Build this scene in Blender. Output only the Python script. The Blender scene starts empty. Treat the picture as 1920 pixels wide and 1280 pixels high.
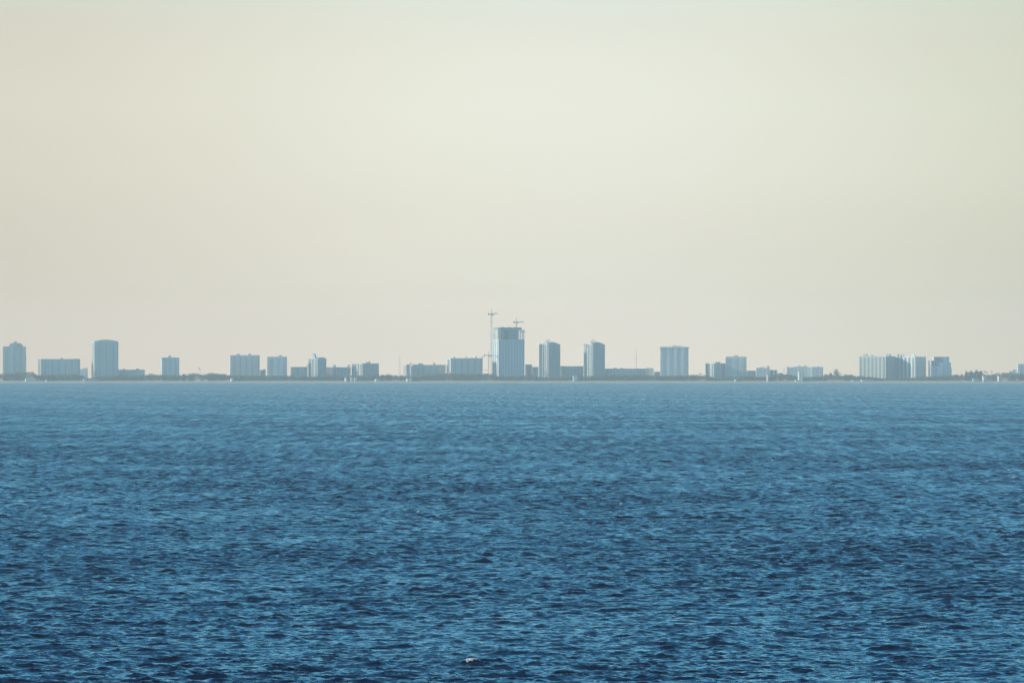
import bpy, math, random
import numpy as np
from mathutils import Vector, Matrix

rng = random.Random(7)
S = bpy.context.scene
COL = S.collection

# ---------------------------------------------------------------- optics and the curve of the sea
F = 12000.0            # focal length in pixels of the 1920 px wide photograph
CAMH = 25.0            # eye height above the sea
LEVEL = 682.0          # picture row of eye level
R2 = 2 * 7.4e6         # twice the effective earth radius
def drop(x, y): return -(x * x + y * y) / R2
def px_x(px, D): return (px - 960.0) / F * D
def px_z(py, D): return CAMH + (LEVEL - py) / F * D
LAND_H = 2.2           # coastal ground above the sea
def ground(x, y): return drop(x, y) + LAND_H

# ---------------------------------------------------------------- materials
def mat(name, col, rough=0.7, spec=0.3, var=0.0, scale=0.2, metal=0.0, col2=None, stretch=(1, 1, 1)):
    m = bpy.data.materials.new(name); m.use_nodes = True
    nt = m.node_tree; b = nt.nodes['Principled BSDF']
    b.inputs['Roughness'].default_value = rough
    b.inputs['Specular IOR Level'].default_value = spec
    b.inputs['Metallic'].default_value = metal
    if col2 is None: col2 = tuple(c * (1 - var) for c in col)
    tc = nt.nodes.new('ShaderNodeTexCoord'); mp = nt.nodes.new('ShaderNodeMapping')
    mp.inputs['Scale'].default_value = stretch
    nz = nt.nodes.new('ShaderNodeTexNoise'); nz.inputs['Scale'].default_value = scale; nz.inputs['Detail'].default_value = 4
    cr = nt.nodes.new('ShaderNodeValToRGB')
    cr.color_ramp.elements[0].position = 0.35; cr.color_ramp.elements[1].position = 0.65
    cr.color_ramp.elements[0].color = (*col2, 1); cr.color_ramp.elements[1].color = (*col, 1)
    nt.links.new(tc.outputs['Object'], mp.inputs[0]); nt.links.new(mp.outputs[0], nz.inputs['Vector'])
    nt.links.new(nz.outputs[0], cr.inputs[0]); nt.links.new(cr.outputs[0], b.inputs['Base Color'])
    return m
ST = (1, 1, .15)
def bands(m, glass, wall, pitch=3.1, share=.62):
    # floors of glass divided by spandrels of wall colour, in the strip's own height
    nt = m.node_tree; b = nt.nodes['Principled BSDF']; tc = nt.nodes.new('ShaderNodeTexCoord'); sp = nt.nodes.new('ShaderNodeSeparateXYZ')
    d = nt.nodes.new('ShaderNodeMath'); d.operation = 'DIVIDE'; d.inputs[1].default_value = pitch
    f = nt.nodes.new('ShaderNodeMath'); f.operation = 'FRACT'; l = nt.nodes.new('ShaderNodeMath'); l.operation = 'LESS_THAN'; l.inputs[1].default_value = share
    mx = nt.nodes.new('ShaderNodeMix'); mx.data_type = 'RGBA'; mx.inputs[6].default_value = (*wall, 1); mx.inputs[7].default_value = (*glass, 1)
    L = nt.links.new; L(tc.outputs['Object'], sp.inputs[0]); L(sp.outputs[2], d.inputs[0]); L(d.outputs[0], f.inputs[0]); L(f.outputs[0], l.inputs[0]); L(l.outputs[0], mx.inputs[0]); L(mx.outputs[2], b.inputs['Base Color'])
M = dict(
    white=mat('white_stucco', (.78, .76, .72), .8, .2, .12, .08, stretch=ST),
    cream=mat('cream_stucco', (.72, .68, .60), .8, .2, .12, .08, stretch=ST),
    pink=mat('pink_stucco', (.76, .67, .62), .8, .2, .12, .08, stretch=ST),
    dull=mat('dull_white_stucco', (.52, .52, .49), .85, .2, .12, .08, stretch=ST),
    tan=mat('tan_stucco', (.73, .70, .64), .8, .2, .12, .08, stretch=ST),
    grey=mat('grey_concrete', (.72, .72, .70), .85, .2, .2, .08, stretch=ST),
    glass=mat('window_glass', (.035, .05, .06), .2, .5, .3, .05),
    steel=mat('crane_steel', (.30, .28, .24), .6, .4, .2, .3),
    palesteel=mat('pale_mast_steel', (.55, .54, .50), .6, .4, .2, .3),
    leaf=mat('tree_leaf', (.19, .21, .16), .75, .2, .5, .25),  # leaf colour lightened to stand in for the pale mist along the shore
    bark=mat('tree_bark', (.16, .12, .08), .9, .1, .3, .8),
    roof=mat('roof_tile', (.34, .20, .14), .8, .2, .3, .3),
    sand=mat('beach_sand', (.62, .56, .44), .9, .1, .12, .05),
    land=mat('coastal_ground', (.16, .17, .10), .95, .1, .4, .01),
    band=mat('window_band', (.05, .07, .085), .25, .5, .3, .05),
    net=mat('debris_netting', (.30, .34, .33), .9, .1, .2, .2),
)

bands(M['band'], (.05, .065, .08), (.45, .43, .39))
FB = {}
for k_, c_ in dict(white=(.74, .72, .68), dull=(.50, .50, .47), cream=(.70, .66, .58), pink=(.70, .59, .54), tan=(.66, .62, .55), grey=(.64, .64, .62)).items():
    FB[k_] = mat(k_ + '_facade_band', c_, .6, .3); bands(FB[k_], (.42, .42, .42), c_, share=.45)

# ---------------------------------------------------------------- mesh helper
FL = 3.1
class MB:
    def __init__(s): s.v = []; s.f = []
    def box(s, x0, x1, y0, y1, z0, z1):
        n = len(s.v)
        s.v += [(x0, y0, z0), (x1, y0, z0), (x1, y1, z0), (x0, y1, z0), (x0, y0, z1), (x1, y0, z1), (x1, y1, z1), (x0, y1, z1)]
        s.f += [(n, n+3, n+2, n+1), (n+4, n+5, n+6, n+7), (n, n+1, n+5, n+4), (n+1, n+2, n+6, n+5), (n+2, n+3, n+7, n+6), (n+3, n, n+4, n+7)]
        return s
    def prism(s, pts, y0, y1):                     # outline in x,z pushed through y
        n = len(s.v); k = len(pts)
        s.v += [(x, y0, z) for x, z in pts] + [(x, y1, z) for x, z in pts]
        s.f.append(tuple(range(n, n + k))); s.f.append(tuple(range(n + 2*k - 1, n + k - 1, -1)))
        for i in range(k):
            j = (i + 1) % k; s.f.append((n + i, n + k + i, n + k + j, n + j))
        return s
    def comb(s, axis, a0, a1, b0, b1, z0, n):
        # one stack of balconies: a thin back plate with a slab and upstand at every floor, one closed outline pushed along the axis
        sg = 1 if b1 > b0 else -1; t = b0 + sg * .12
        pts = [(b0, z0 - .4), (t, z0 - .4)]
        for k in range(max(n, 1)):
            z = z0 + k * FL; pts += [(t, z), (b1, z), (b1, z + 1.2), (b1 - sg * .12, z + 1.2), (b1 - sg * .12, z + .25), (t, z + .25)]
        pts += [(t, z + 2.4), (b0, z + 2.4)]
        k = len(pts); n0 = len(s.v)
        for a in (a0, a1): s.v += [((a, b, z) if axis == 'x' else (b, a, z)) for b, z in pts]
        s.f.append(tuple(range(n0, n0 + k))); s.f.append(tuple(range(n0 + 2*k - 1, n0 + k - 1, -1)))
        for i in range(k):
            j = (i + 1) % k; s.f.append((n0 + i, n0 + k + i, n0 + k + j, n0 + j))
        return s
    def bar(s, a, b, r0, r1=None, sides=4):
        r1 = r0 if r1 is None else r1
        a = Vector(a); b = Vector(b); d = (b - a).normalized()
        u = d.cross(Vector((0, 0, 1)) if abs(d.z) < .9 else Vector((1, 0, 0))).normalized(); w = d.cross(u)
        n = len(s.v)
        for p, r in ((a, r0), (b, r1)):
            for i in range(sides):
                t = 2 * math.pi * (i + .5) / sides
                s.v.append(tuple(p + u * (r * math.cos(t)) + w * (r * math.sin(t))))
        for i in range(sides):
            j = (i + 1) % sides; s.f.append((n + i, n + j, n + sides + j, n + sides + i))
        s.f.append(tuple(range(n + sides - 1, n - 1, -1))); s.f.append(tuple(range(n + sides, n + 2 * sides)))
        return s
    def build(s, name, m, parent=None):
        me = bpy.data.meshes.new(name); me.from_pydata(s.v, [], s.f); me.materials.append(m); me.update()
        o = bpy.data.objects.new(name, me); COL.objects.link(o); o.parent = parent
        return o

def tag(o, label=None, cat=None, group=None, kind=None):
    if label: o['label'] = label
    if cat: o['category'] = cat
    if group: o['group'] = group
    if kind: o['kind'] = kind
    return o
def empty(name, loc, rz=0.0):
    o = bpy.data.objects.new(name, None); COL.objects.link(o); o.location = loc; o.rotation_euler = (0, 0, rz)
    o.empty_display_size = 5
    return o

# ---------------------------------------------------------------- buildings
def building(name, label, x0, xs, x1, top, D=12060, wall='white', stripes=0, front_bays=None, boxes=(), balc=(), depth=None,
             parapet=1.0, theta=None, cornice=0, cat='building', group=None, base_py=None, steps=(), low=False):
    """x0..xs is the sunlit left side, xs..x1 the shaded front, in pixels of the photograph; top its roof line."""
    sc = D / F
    Wf = max(x1 - xs, .5) * sc; Ws = (xs - x0) * sc
    if theta is None:
        if Ws < .6: theta = 0.0
        else:
            d0 = depth or 20.0
            theta = math.asin(Ws / d0) if Ws < d0 * .75 else math.atan2(Ws, Wf)
            if Ws < 12: theta = min(theta, max(.19, math.asin(Ws / 45.0)))
    w = Wf / math.cos(theta); d = Ws / math.sin(theta) if Ws >= .6 else (depth or 18.0)
    X = px_x(xs, D); g = ground(X, D)
    h = px_z(top, D) - g
    root = empty(name, (X, D, g), theta)
    tag(root, label, cat, group)
    wm = M[wall]
    b = MB(); b.box(0, w, 0, d, -1.0, h)
    b.build('wall', wm, root)
    # parapet as four butted pieces set proud of the wall
    if parapet:
        p = MB(); t = .35; e = .12
        p.box(-e, w + e, -e, t, h + .003, h + parapet); p.box(-e, w + e, d - t, d + e, h + .003, h + parapet)
        p.box(-e, t, t, d - t, h + .003, h + parapet); p.box(w - t, w + e, t, d - t, h + .003, h + parapet)
        p.build('parapet', wm, root)
    nf = max(1, int((h - 1.2) / FL)); f0 = (h - nf * FL) * .6 if nf > 1 else .6
    # sunlit side: dark window columns between pale piers
    if stripes:
        pitch = d / stripes
        for i in range(stripes):
            m = MB(); y0 = (i + .5) * pitch - pitch * .25; y1 = y0 + pitch * .5
            m.box(-.12, .3, y0, y1, 2.5, h - 1.0)
            m.build('window_strip', M['band'], root)
    # front windows
    nb = front_bays if front_bays is not None else max(1, int(w / 6.0))
    if nb:
        pitch = w / nb
        for i in range(nb):
            m = MB(); fr = rng.uniform(.38, .6); x_0 = (i + .5 - fr / 2) * pitch; x_1 = x_0 + fr * pitch
            m.box(x_0, x_1, -.1, .3, 2.0, h - .8)
            m.build('window_strip', FB[wall], root)
        if not low and nb >= 2:
            for i in range(0, nb, 2):
                m = MB()
                m.comb('x', (i + .08) * pitch, (i + .92) * pitch, -.103, -1.5, f0 + FL, nf - 1)
                m.build('balcony_stack', wm, root)
    # balcony stacks on the right hand edge seen against the sky: (out in px, top, bottom)
    for out, t_, b_ in balc:
        m = MB(); z1 = px_z(t_, D) - g; z0 = max(px_z(b_, D) - g, 3)
        n = max(1, int((z1 - z0) / FL))
        m.comb('y', d * .15, d * .7, w + .002, w + out * sc, z0, n)
        m.build('balcony_stack', wm, root)
    if cornice:
        c = MB(); c.box(-cornice, w + cornice, -cornice, d + cornice, h - 1.6, h - .2); c.build('cornice', wm, root)
    # roof houses: (px left, px right, top[, kind])
    for bx in boxes:
        a, c, t = bx[:3]
        kind = bx[3] if len(bx) > 3 else 'roof_house'
        yy = d * .5; 
        la = (px_x(a, D) - X) ; lc = (px_x(c, D) - X)
        ca, sa = math.cos(theta), math.sin(theta)
        cx = (la + lc) / 2; ww = (lc - la)
        # a point at local (lx, yy) shows at lx*cos - yy*sin
        wl = ww / (ca + .35 * sa)
        dl = min(max(wl * .35, 1.2), d * .6) if ww < 6 else min(d * .5, 8)
        if theta > .01: wl = max((ww - dl * sa) / ca, ww * .35)
        for yy in (d * .5, d * .4, d * .3, d * .2, d * .6, d * .7, d * .8):
            lx = (cx + yy * sa) / ca
            if wl / 2 - .5 <= lx <= w - wl / 2 + .5 and yy - dl / 2 > 0 and yy + dl / 2 < d: break
        z1 = px_z(t, D) - g; zb = h + .004
        if z1 < zb + .6: z1 = zb + .8
        m = MB()
        if kind == 'water_tank':
            m.bar((lx, yy, zb), (lx, yy, z1), wl / 2, wl / 2, 12); m.bar((lx, yy, z1), (lx, yy, z1 + .5), wl / 2, .3, 12)
        else:
            m.box(lx - wl / 2, lx + wl / 2, yy - dl / 2, yy + dl / 2, zb, z1 - .35)
            m.box(lx - wl / 2 - .25, lx + wl / 2 + .25, yy - dl / 2 - .25, yy + dl / 2 + .25, z1 - .347, z1)
        m.build(kind, wm if kind == 'roof_house' else M['grey'], root)
    # wings: (name, px left, px right, top)
    for nm, a, c, t in steps:
        za = px_z(t, D) - g; la = (px_x(a, D) - X) / math.cos(theta); lc = (px_x(c, D) - X) / math.cos(theta)
        m = MB()
        zb = -1.0
        if la >= -.05 and lc <= w + .05:          # an upper storey on the roof
            zb = h + .006; m.box(max(la, .5), min(lc, w - .5), d * .15, d * .85, zb, max(za, zb + .6))
        elif lc > w: m.box(w + .003, lc, d * .08, d * .92, zb, za)
        else: m.box(la, -.003, d * .08, d * .92, zb, za)
        wg = m.build(nm, wm, root)
        if za - zb > 9 and lc - la > 4:
            q = MB(); n2 = max(1, int((lc - la) / 6)); lo, hi = (w + .003, lc) if lc > w + .05 else (la, min(lc, w))
            pt = (hi - lo) / n2
            for i in range(n2):
                q = MB(); q.box(lo + (i + .25) * pt, lo + (i + .75) * pt, (d * .08 if zb < 0 else d * .15) - .1, d * .3, max(zb, 0) + 1, za - 1)
                q.build('window_strip', M['band'], wg)
    return root, w, d, h, g, theta

B = building
# --- far left tower with stepped crown
r, w, d, h, g, th = B('apartment_tower', 'hazy tower with a stepped rooftop crown at the left picture edge', 3.5, 5.5, 48.5, 648.8, 12070, 'cream',
    stripes=1, front_bays=7, theta=.12, boxes=[(15.5, 42, 643.5), (19, 39, 641.5), (25, 30.5, 638.2)])
m = MB()
m.comb('y', 2, 9, w + .002, w + 1.4, h - 50, 13)
m.build('balcony_stack', M['cream'], r)
m = MB(); m.box(w * .36, w * .46, -.9, -.002, 0, h - 1); m.build('stair_fin', M['white'], r)
# --- wide mid-rise
B('apartment_block', 'wide flat midrise block with one dark tank on its roof, left of the curved-roof tower', 69, 76.5, 149.5, 672.3, 12060, 'tan', stripes=2,
  boxes=[(111, 115, 668.5, 'water_tank'), (137, 139.5, 670.5)])
B('apartment_block', 'small low block tucked between the wide midrise and the curved-roof tower', 150.5, 150.5, 163.5, 691, 12040, 'white', low=True, boxes=[(156, 163, 688)])
# --- curved roof tower
r, w, d, h, g, th = B('apartment_tower', 'tower with gently arched roof and bright striped left flank', 168.5, 177, 221.5, 639.3, 12060, 'tan', stripes=2, parapet=0, depth=16)
pts = [(0, h + .004)] + [(w * t, h + .01 + 4.0 * max(0, 1 - ((t - .5) / .52) ** 2)) for t in [i / 12 for i in range(13)]] + [(w, h + .004)]
m = MB(); m.prism(pts, .2, d - .2); m.build('roof', M['tan'], r)
m = MB(); m.box(-.1, .25, .8, 2.8, 0, h - 1); m.build('stair_fin', M['white'], r)
m = MB(); m.box(-.4, .2, d - 2.5, d, h + .01, h + 1.6); m.build('parapet', M['white'], r)
B('low_building', 'low block with two roof bumps just right of the curved-roof tower', 222, 222, 270.5, 692.3, 12090, 'grey', low=True,
  boxes=[(230.5, 234, 689.5), (255, 260, 689.3)], steps=[])
# --- slim tower three
B('apartment_tower', 'slim grey tower with small central roof house, standing alone above low trees', 300.8, 303.5, 336, 669.6, 12060, 'grey', front_bays=7,
  theta=.14, boxes=[(315, 320.5, 665), (325, 330, 668.3)])
# --- pavilion
r, w, d, h, g, th = B('beach_pavilion', 'low beach pavilion with pale columns and a flat dark canopy', 353, 353, 364, 701, 12040, 'white', low=True, parapet=0, cat='pavilion')
m = MB(); m.box(-1, w + 3, -1.5, d + 1.5, h + .004, h + 2.2); m.build('roof', M['grey'], r)
B('low_building', 'low pale house behind trees right of the pavilion', 389, 389, 407, 699.6, 12080, 'grey', low=True, boxes=[(393, 400, 698)])
# --- wide tower
B('apartment_tower', 'broad tower with two small roof houses and a pale left edge', 429.5, 431.5, 486.8, 665.3, 12060, 'pink', front_bays=10, theta=.1, 
  boxes=[(442.5, 449.5, 661.8), (453, 459, 664), (464, 471, 661.8), (473, 484, 664)])
B('low_building', 'small low block squeezed between two pinkish and grey towers', 487.5, 487.5, 497.5, 692.8, 12090, 'pink', low=True, boxes=[(493, 496.5, 690)])
B('apartment_tower', 'square tower with bright balconies down its right edge', 500, 501, 538, 668, 12060, 'grey', front_bays=6, theta=.06,
  boxes=[(521.5, 528.8, 664), (506, 512, 667)], balc=[(4.0, 670, 702)])
B('low_building', 'low block with white left end between two towers', 544, 549, 576.5, 687.3, 12075, 'tan', stripes=1, depth=12, boxes=[(575, 576.5, 682.5)])
# --- tower with sail roof
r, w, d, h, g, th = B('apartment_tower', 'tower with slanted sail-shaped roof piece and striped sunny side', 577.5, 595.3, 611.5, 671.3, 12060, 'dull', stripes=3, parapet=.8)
m = MB(); z = h + .81
m.prism([(-5.2, z), (-1.4, z), (-1.5, z + 2.5), (-3.2, z + 6.5), (-5.8, z + 10.2), (-8.0, z + 8.6), (-6.4, z + 4)], d * .3, d * .55)
o = m.build('roof_sail', M['grey'], r); o.location = (6.5, 0, 0)
m = MB(); m.box(w * .2, w * .95, d * .1, d * .6, h + .004, h + 3.0); m.build('roof_house', M['grey'], r)
B('low_building', 'long low block with two square roof houses right of the sail-roof tower', 612, 612, 657, 687.8, 12100, 'pink', low=True,
  boxes=[(624.3, 629.5, 682.6), (651.3, 655.8, 682.2)])
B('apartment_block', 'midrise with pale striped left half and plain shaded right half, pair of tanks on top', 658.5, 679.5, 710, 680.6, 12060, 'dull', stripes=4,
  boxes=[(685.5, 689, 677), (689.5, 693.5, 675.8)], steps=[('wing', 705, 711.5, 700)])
# --- long pink block
B('apartment_block', 'left end of a long block, striped in the sun, beside the lattice mast', 756, 762, 768, 682.3, 12050, 'pink', stripes=2, depth=14, low=True)
B('apartment_block', 'narrow striped block with raised middle right of the pink block end', 766.5, 774, 783, 682.5, 12065, 'pink', stripes=2, depth=14, boxes=[(767.5, 772, 679)], low=True)
B('apartment_block', 'long plain block with a thin roof tower, left of the flat-roofed block', 782.5, 784.5, 835.5, 683.4, 12080, 'pink', theta=.15,
  boxes=[(783.5, 793, 679.4), (811.5, 816, 678.6)])
B('apartment_block', 'big rectangular block with three little chimneys and white left flank', 837, 845, 905, 670.9, 12060, 'tan', stripes=1, depth=16,
  boxes=[(849.8, 853, 666.6, 'water_tank'), (872, 875, 666.6, 'water_tank'), (883.5, 886, 669), (890.3, 894, 666.4, 'water_tank'), (902.5, 904.8, 667.3)])

# --- tower under construction: closed floors, then open slabs on columns round a core
D0 = 12060; sc = D0 / F
Wf = (983.5 - 934.8) * sc; Ws = (934.8 - 923.2) * sc; th = .22
w = Wf / math.cos(th); d = Ws / math.sin(th); X = px_x(934.8, D0); g = ground(X, D0)
site = empty('unfinished_tower', (X, D0, g), th)
tag(site, 'tallest building, unfinished tower with open concrete floors under two cranes', 'building')
hc = px_z(634.5, D0) - g; ht = px_z(616.5, D0) - g; hp = px_z(612.3, D0) - g
m = MB(); m.box(0, w, 0, d, -1, hc); m.build('wall', M['grey'], site)
nfl = int(hc / 3.3)
for i in range(9):
    m = MB(); p_ = w / 9
    m.box((i + .2) * p_, (i + .8) * p_, -.1, .3, 4, hc - 1)
    m.build('window_strip', FB['grey'], site)
for i in range(3):
    m = MB(); p_ = d / 3
    m.box(-.1, .3, (i + .36) * p_, (i + .64) * p_, 4, hc - 1)
    m.build('window_strip', M['net'], site)
nop = 5; fh = (ht - hc) / nop
for k in range(1, nop + 1):
    m = MB(); z = hc + k * fh
    m.box(-1.3, w + 1.3, -1.3, d + 1.3, z - .75, z); m.build('floor_slab', M['grey'], site)
m = MB(); m.box(w * .75, w + 4.2, d * .1, d * .5, hc + 4 * fh + .003, hc + 4 * fh + .7); m.build('loading_platform', M['steel'], site)
for xx in (.03, .085, .20, .4, .78, .86, .93, .985):
    for yy in (.06, .94):
        m = MB()
        for k in range(nop): m.box(w * xx - .55, w * xx + .55, d * yy - .55, d * yy + .55, hc + k * fh + (.703 if (k == 4 and xx > .75) else .003), hc + (k + 1) * fh - .753)
        m.build('column', M['grey'], site)
for k in range(nop):
    z0 = hc + k * fh + .003; z1 = hc + (k + 1) * fh - .753
    m = MB(); m.box(w * .36, w * .50 - .003, d * .2, d * .8, z0, z1)
    m.build('core_wall', M['grey'], site)
    m = MB(); m.box(w * .50, w * .76, d * .2, d * .8, z0, z1); m.build('core_wall', M['grey'], site)
for k in range(nop):
    z0 = hc + k * fh + .003; z1 = hc + (k + 1) * fh - .753
    m = MB(); m.box(w * .10, w * .21, -.2, d * .5, z0, z1); m.build('debris_netting', M['net'], site)
    m = MB(); m.box(w * .37, w * .74, -.2, .1, z0, z1); m.build('debris_netting', M['net'], site)
m = MB(); m.box(w * .03, w * .92, d * .1, d * .9, ht + .003, hp)
m.build('formwork', M['net'], site)
for xx in (.2, .45, .7):
    m = MB(); m.box(w * xx, w * xx + 3.5, d * .3, d * .6, hp + .003, hp + 1.2); m.build('formwork', M['grey'], site)
ROOF = hp + g

def lattice(mb, a, b, half, seg, r=.12, taper=1.0):
    a = Vector(a); b = Vector(b); dr = b - a; L = dr.length; dr.normalize()
    u = dr.cross(Vector((0, 0, 1)) if abs(dr.z) < .9 else Vector((0, 1, 0))).normalized(); v = dr.cross(u)
    n = max(2, int(L / seg)); cs = [(1, 1), (1, -1), (-1, -1), (-1, 1)]
    P = [[a + dr * (L * i / n) + (u * c[0] + v * c[1]) * (half * (1 + (taper - 1) * i / n)) for c in cs] for i in range(n + 1)]
    for c in range(4): mb.bar(P[0][c], P[n][c], r, r)
    for i in range(n):
        for c in range(4):
            c2 = (c + 1) % 4; mb.bar(P[i][c], P[i + 1][c2], r * .6); mb.bar(P[i][c], P[i][c2], r * .6)

def crane(label, px, top, jib_y, mast_bot_z, D, mast_half, jib_px, cj_px, jib_up=.03, yaw=None, pale=True, jibL=42, cjL=15):
    X = px_x(px, D); g_ = mast_bot_z
    r = empty('tower_crane', (X, D, g_)); tag(r, label, 'crane', 'tower cranes on the building site')
    zj = px_z(jib_y, D) - g_; zt = px_z(top, D) - g_
    m = MB(); lattice(m, (0, 0, 0), (0, 0, zj - 2.5), mast_half, 3.2, .30); m.build('mast', M['palesteel'] if pale else M['steel'], r)
    m = MB(); m.box(-mast_half - .3, mast_half + .3, -mast_half - .3, mast_half + .3, zj - 2.49, zj - 1.3); t = m.build('slewing_ring', M['steel'], r)
    m = MB(); m.box(mast_half + .35, mast_half + 1.9, -2.2, -.4, zj - 3.4, zj - 1.2); m.build('cab', M['steel'], r)
    ca = math.acos(min(1, jib_px / jibL)); ux, uy = math.cos(ca), math.sin(ca)
    J = Vector((ux * jibL, uy * jibL, zj + jibL * jib_up)); C = Vector((-ux * cjL * (cj_px / jib_px * jibL / cjL), -uy * cjL, zj))
    m = MB(); lattice(m, (0, 0, zj), J, .75, 2.6, .22, .7); m.build('jib', M['steel'], r)
    m = MB(); lattice(m, (0, 0, zj), C, .6, 2.6, .2); m.build('counter_jib', M['steel'], r)
    m = MB(); m.box(C.x - 1.4, C.x + 1.4, C.y - 1.4, C.y + 1.4, zj - 2.0, zj + 1.2); m.build('counterweight', M['steel'], r)
    m = MB(); lattice(m, (0, 0, zj - 1.3), (0, 0, zt), .7, 2.2, .18, .25); m.build('cat_head', M['steel'], r)
    m = MB(); m.bar((0, 0, zt), J * .8 + Vector((0, 0, zj * .2)), .06); m.bar((0, 0, zt), C, .06); m.build('tie_rod', M['steel'], r)
    return r
gz = ground(0, 12040)
crane('tallest crane, rising from the ground along the left side of the unfinished tower', 921.6, 577.6, 587.3, ground(px_x(921.6, 12052), 12052), 12052, 1.35, 11.5, 5.2, .04)
crane('smaller crane perched on the roof of the unfinished tower', 968.4, 593.5, 602.3, ROOF, 12068, .9, 13.5, 4.6, .02, pale=False)
r = crane('shortest crane, standing on the ground left of the unfinished tower', 916.2, 656.5, 664.6, ground(px_x(916.2, 12044), 12044), 12044, .8, 9.5, 8.2, 0, pale=True)
m = MB(); lattice(m, (-10, 0, px_z(692.5, 12044) - ground(0, 12044)), (-1.1, 0, px_z(692.5, 12044) - ground(0, 12044)), .5, 2, .15); m.build('mast_brace', M['steel'], r)

B('low_building', 'low striped block right behind the foot of the unfinished tower', 985, 988, 997.5, 682.6, 12100, 'pink', stripes=1, depth=14, low=True)
B('low_building', 'lower block with white right end, between unfinished tower and ring-topped tower', 998, 998, 1009.5, 687.3, 12090, 'pink', low=True, steps=[])

# --- twin towers with ring on the roof
def twin(label, dx, bot_flare, seedx):
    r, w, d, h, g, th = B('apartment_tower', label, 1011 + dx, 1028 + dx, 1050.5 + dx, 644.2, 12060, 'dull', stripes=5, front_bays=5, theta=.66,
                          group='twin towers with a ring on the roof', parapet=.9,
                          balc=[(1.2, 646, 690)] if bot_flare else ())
    m = MB(); m.prism([(.3, h + .004), (w - 3, h + .004), (w - 3.2, h + 2.6), (w * .5, h + 4.6), (.3, h + 4.8)], d * .12, d * .5); m.build('roof_house', M['grey'], r)
    m = MB(); n = 14; R_ = 3.4
    for i in range(n):
        a0 = 2 * math.pi * i / n; a1 = 2 * math.pi * (i + 1) / n
        m.bar((R_ * math.cos(a0), 0, R_ * math.sin(a0)), (R_ * math.cos(a1), 0, R_ * math.sin(a1)), .8, .8, 6)
    o = m.build('roof_ring', M['grey'], r); o.location = (2.0, d * .1, h + 5.0); o.rotation_euler = (0, 0, -th)
    for yy in (.18, .55, .86):
        m = MB(); m.box(-.5, -.125, d * yy, d * yy + 1.5, 0, h - .5); m.build('pier', M['white'], r)
    if bot_flare:
        for yy in (.05, .4, .75):
            m = MB(); m.prism([(-3.2, 0), (-.52, 0), (-.52, 9)], d * yy, d * yy + 1.6); m.build('buttress', M['white'], r)
    return r
twin('tower with a roof ring nearest the unfinished tower, pale flared feet at its left base', 0, True, 1)
twin('tower with a roof ring farther right, standing between two long low blocks', 83.8, False, 2)
B('low_building', 'long low block filling the gap between the two ring-topped towers', 1051, 1055, 1094, 686.0, 12100, 'tan', stripes=1, depth=12, low=True,
  boxes=[(1051, 1060, 684.6), (1078, 1093, 684.8)])
B('low_building', 'very long low block right of the ring-topped towers with a few roof bumps', 1133.5, 1136, 1211, 690.5, 12090, 'pink', low=True, theta=.15,
  boxes=[(1150, 1157, 688.2), (1164, 1168.5, 688), (1193.5, 1199, 689.3)])
B('low_building', 'slightly higher pinkish end block of the very long low building', 1211.3, 1211.3, 1225.8, 689.3, 12080, 'pink', low=True)
B('low_building', 'one-storey block left of the flat-corniced tower', 1227, 1227, 1238, 696.3, 12100, 'grey', low=True)
B('apartment_tower', 'square tower with a wide flat cornice, alone right of centre', 1238, 1238, 1291, 649.5, 12060, 'grey', front_bays=8, cornice=1.8,
  boxes=[(1261, 1270.5, 646.4), (1273, 1278, 647)], depth=20)
B('apartment_block', 'stepped midrise with pale striped left bay, joined by the taller block', 1323.3, 1338, 1361, 680.5, 12060, 'pink', stripes=3, 
  boxes=[(1342.3, 1351, 677)])
B('apartment_tower', 'plain tower with one roof house, rising behind the stepped midrise', 1361, 1361, 1399.8, 667.8, 12075, 'tan', depth=16,
  boxes=[(1376.5, 1384, 664.3), (1391, 1396, 666.8)])
B('low_building', 'low wing right of the plain tower', 1400.5, 1400.5, 1417.5, 694.2, 12090, 'grey', low=True)
B('apartment_block', 'low stepped block with a pale stair strip and roof knob', 1418, 1418, 1443, 689, 12060, 'tan', low=True,
  boxes=[(1424.5, 1434, 686.8), (1438.5, 1443, 684.6)], steps=[('wing', 1443, 1457.5, 692)])
B('apartment_block', 'long uneven block with white gap spots and small roof knobs', 1475.5, 1475.5, 1521, 688, 12060, 'grey', low=True,
  boxes=[(1475.8, 1478.5, 685), (1488, 1516, 685.6), (1498, 1501, 683.5), (1508, 1512, 683.2)])
B('apartment_block', 'plain cube-like block at the right end of the uneven block', 1521.7, 1521.7, 1543.5, 687.4, 12050, 'grey', low=True, boxes=[(1533, 1538, 685.2)])
# --- big striped hotel
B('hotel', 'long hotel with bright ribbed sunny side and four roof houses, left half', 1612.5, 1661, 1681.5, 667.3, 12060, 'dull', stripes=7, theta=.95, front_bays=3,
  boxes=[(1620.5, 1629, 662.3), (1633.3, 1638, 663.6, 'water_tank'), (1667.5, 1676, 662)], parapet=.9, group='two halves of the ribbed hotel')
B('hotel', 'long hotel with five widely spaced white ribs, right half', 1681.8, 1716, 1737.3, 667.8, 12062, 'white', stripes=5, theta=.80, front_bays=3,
  boxes=[(1683, 1687, 662.2), (1689.5, 1696.5, 662.5), (1711, 1717.5, 662)], balc=[(1.3, 672, 690)], parapet=.9, group='two halves of the ribbed hotel')
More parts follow.
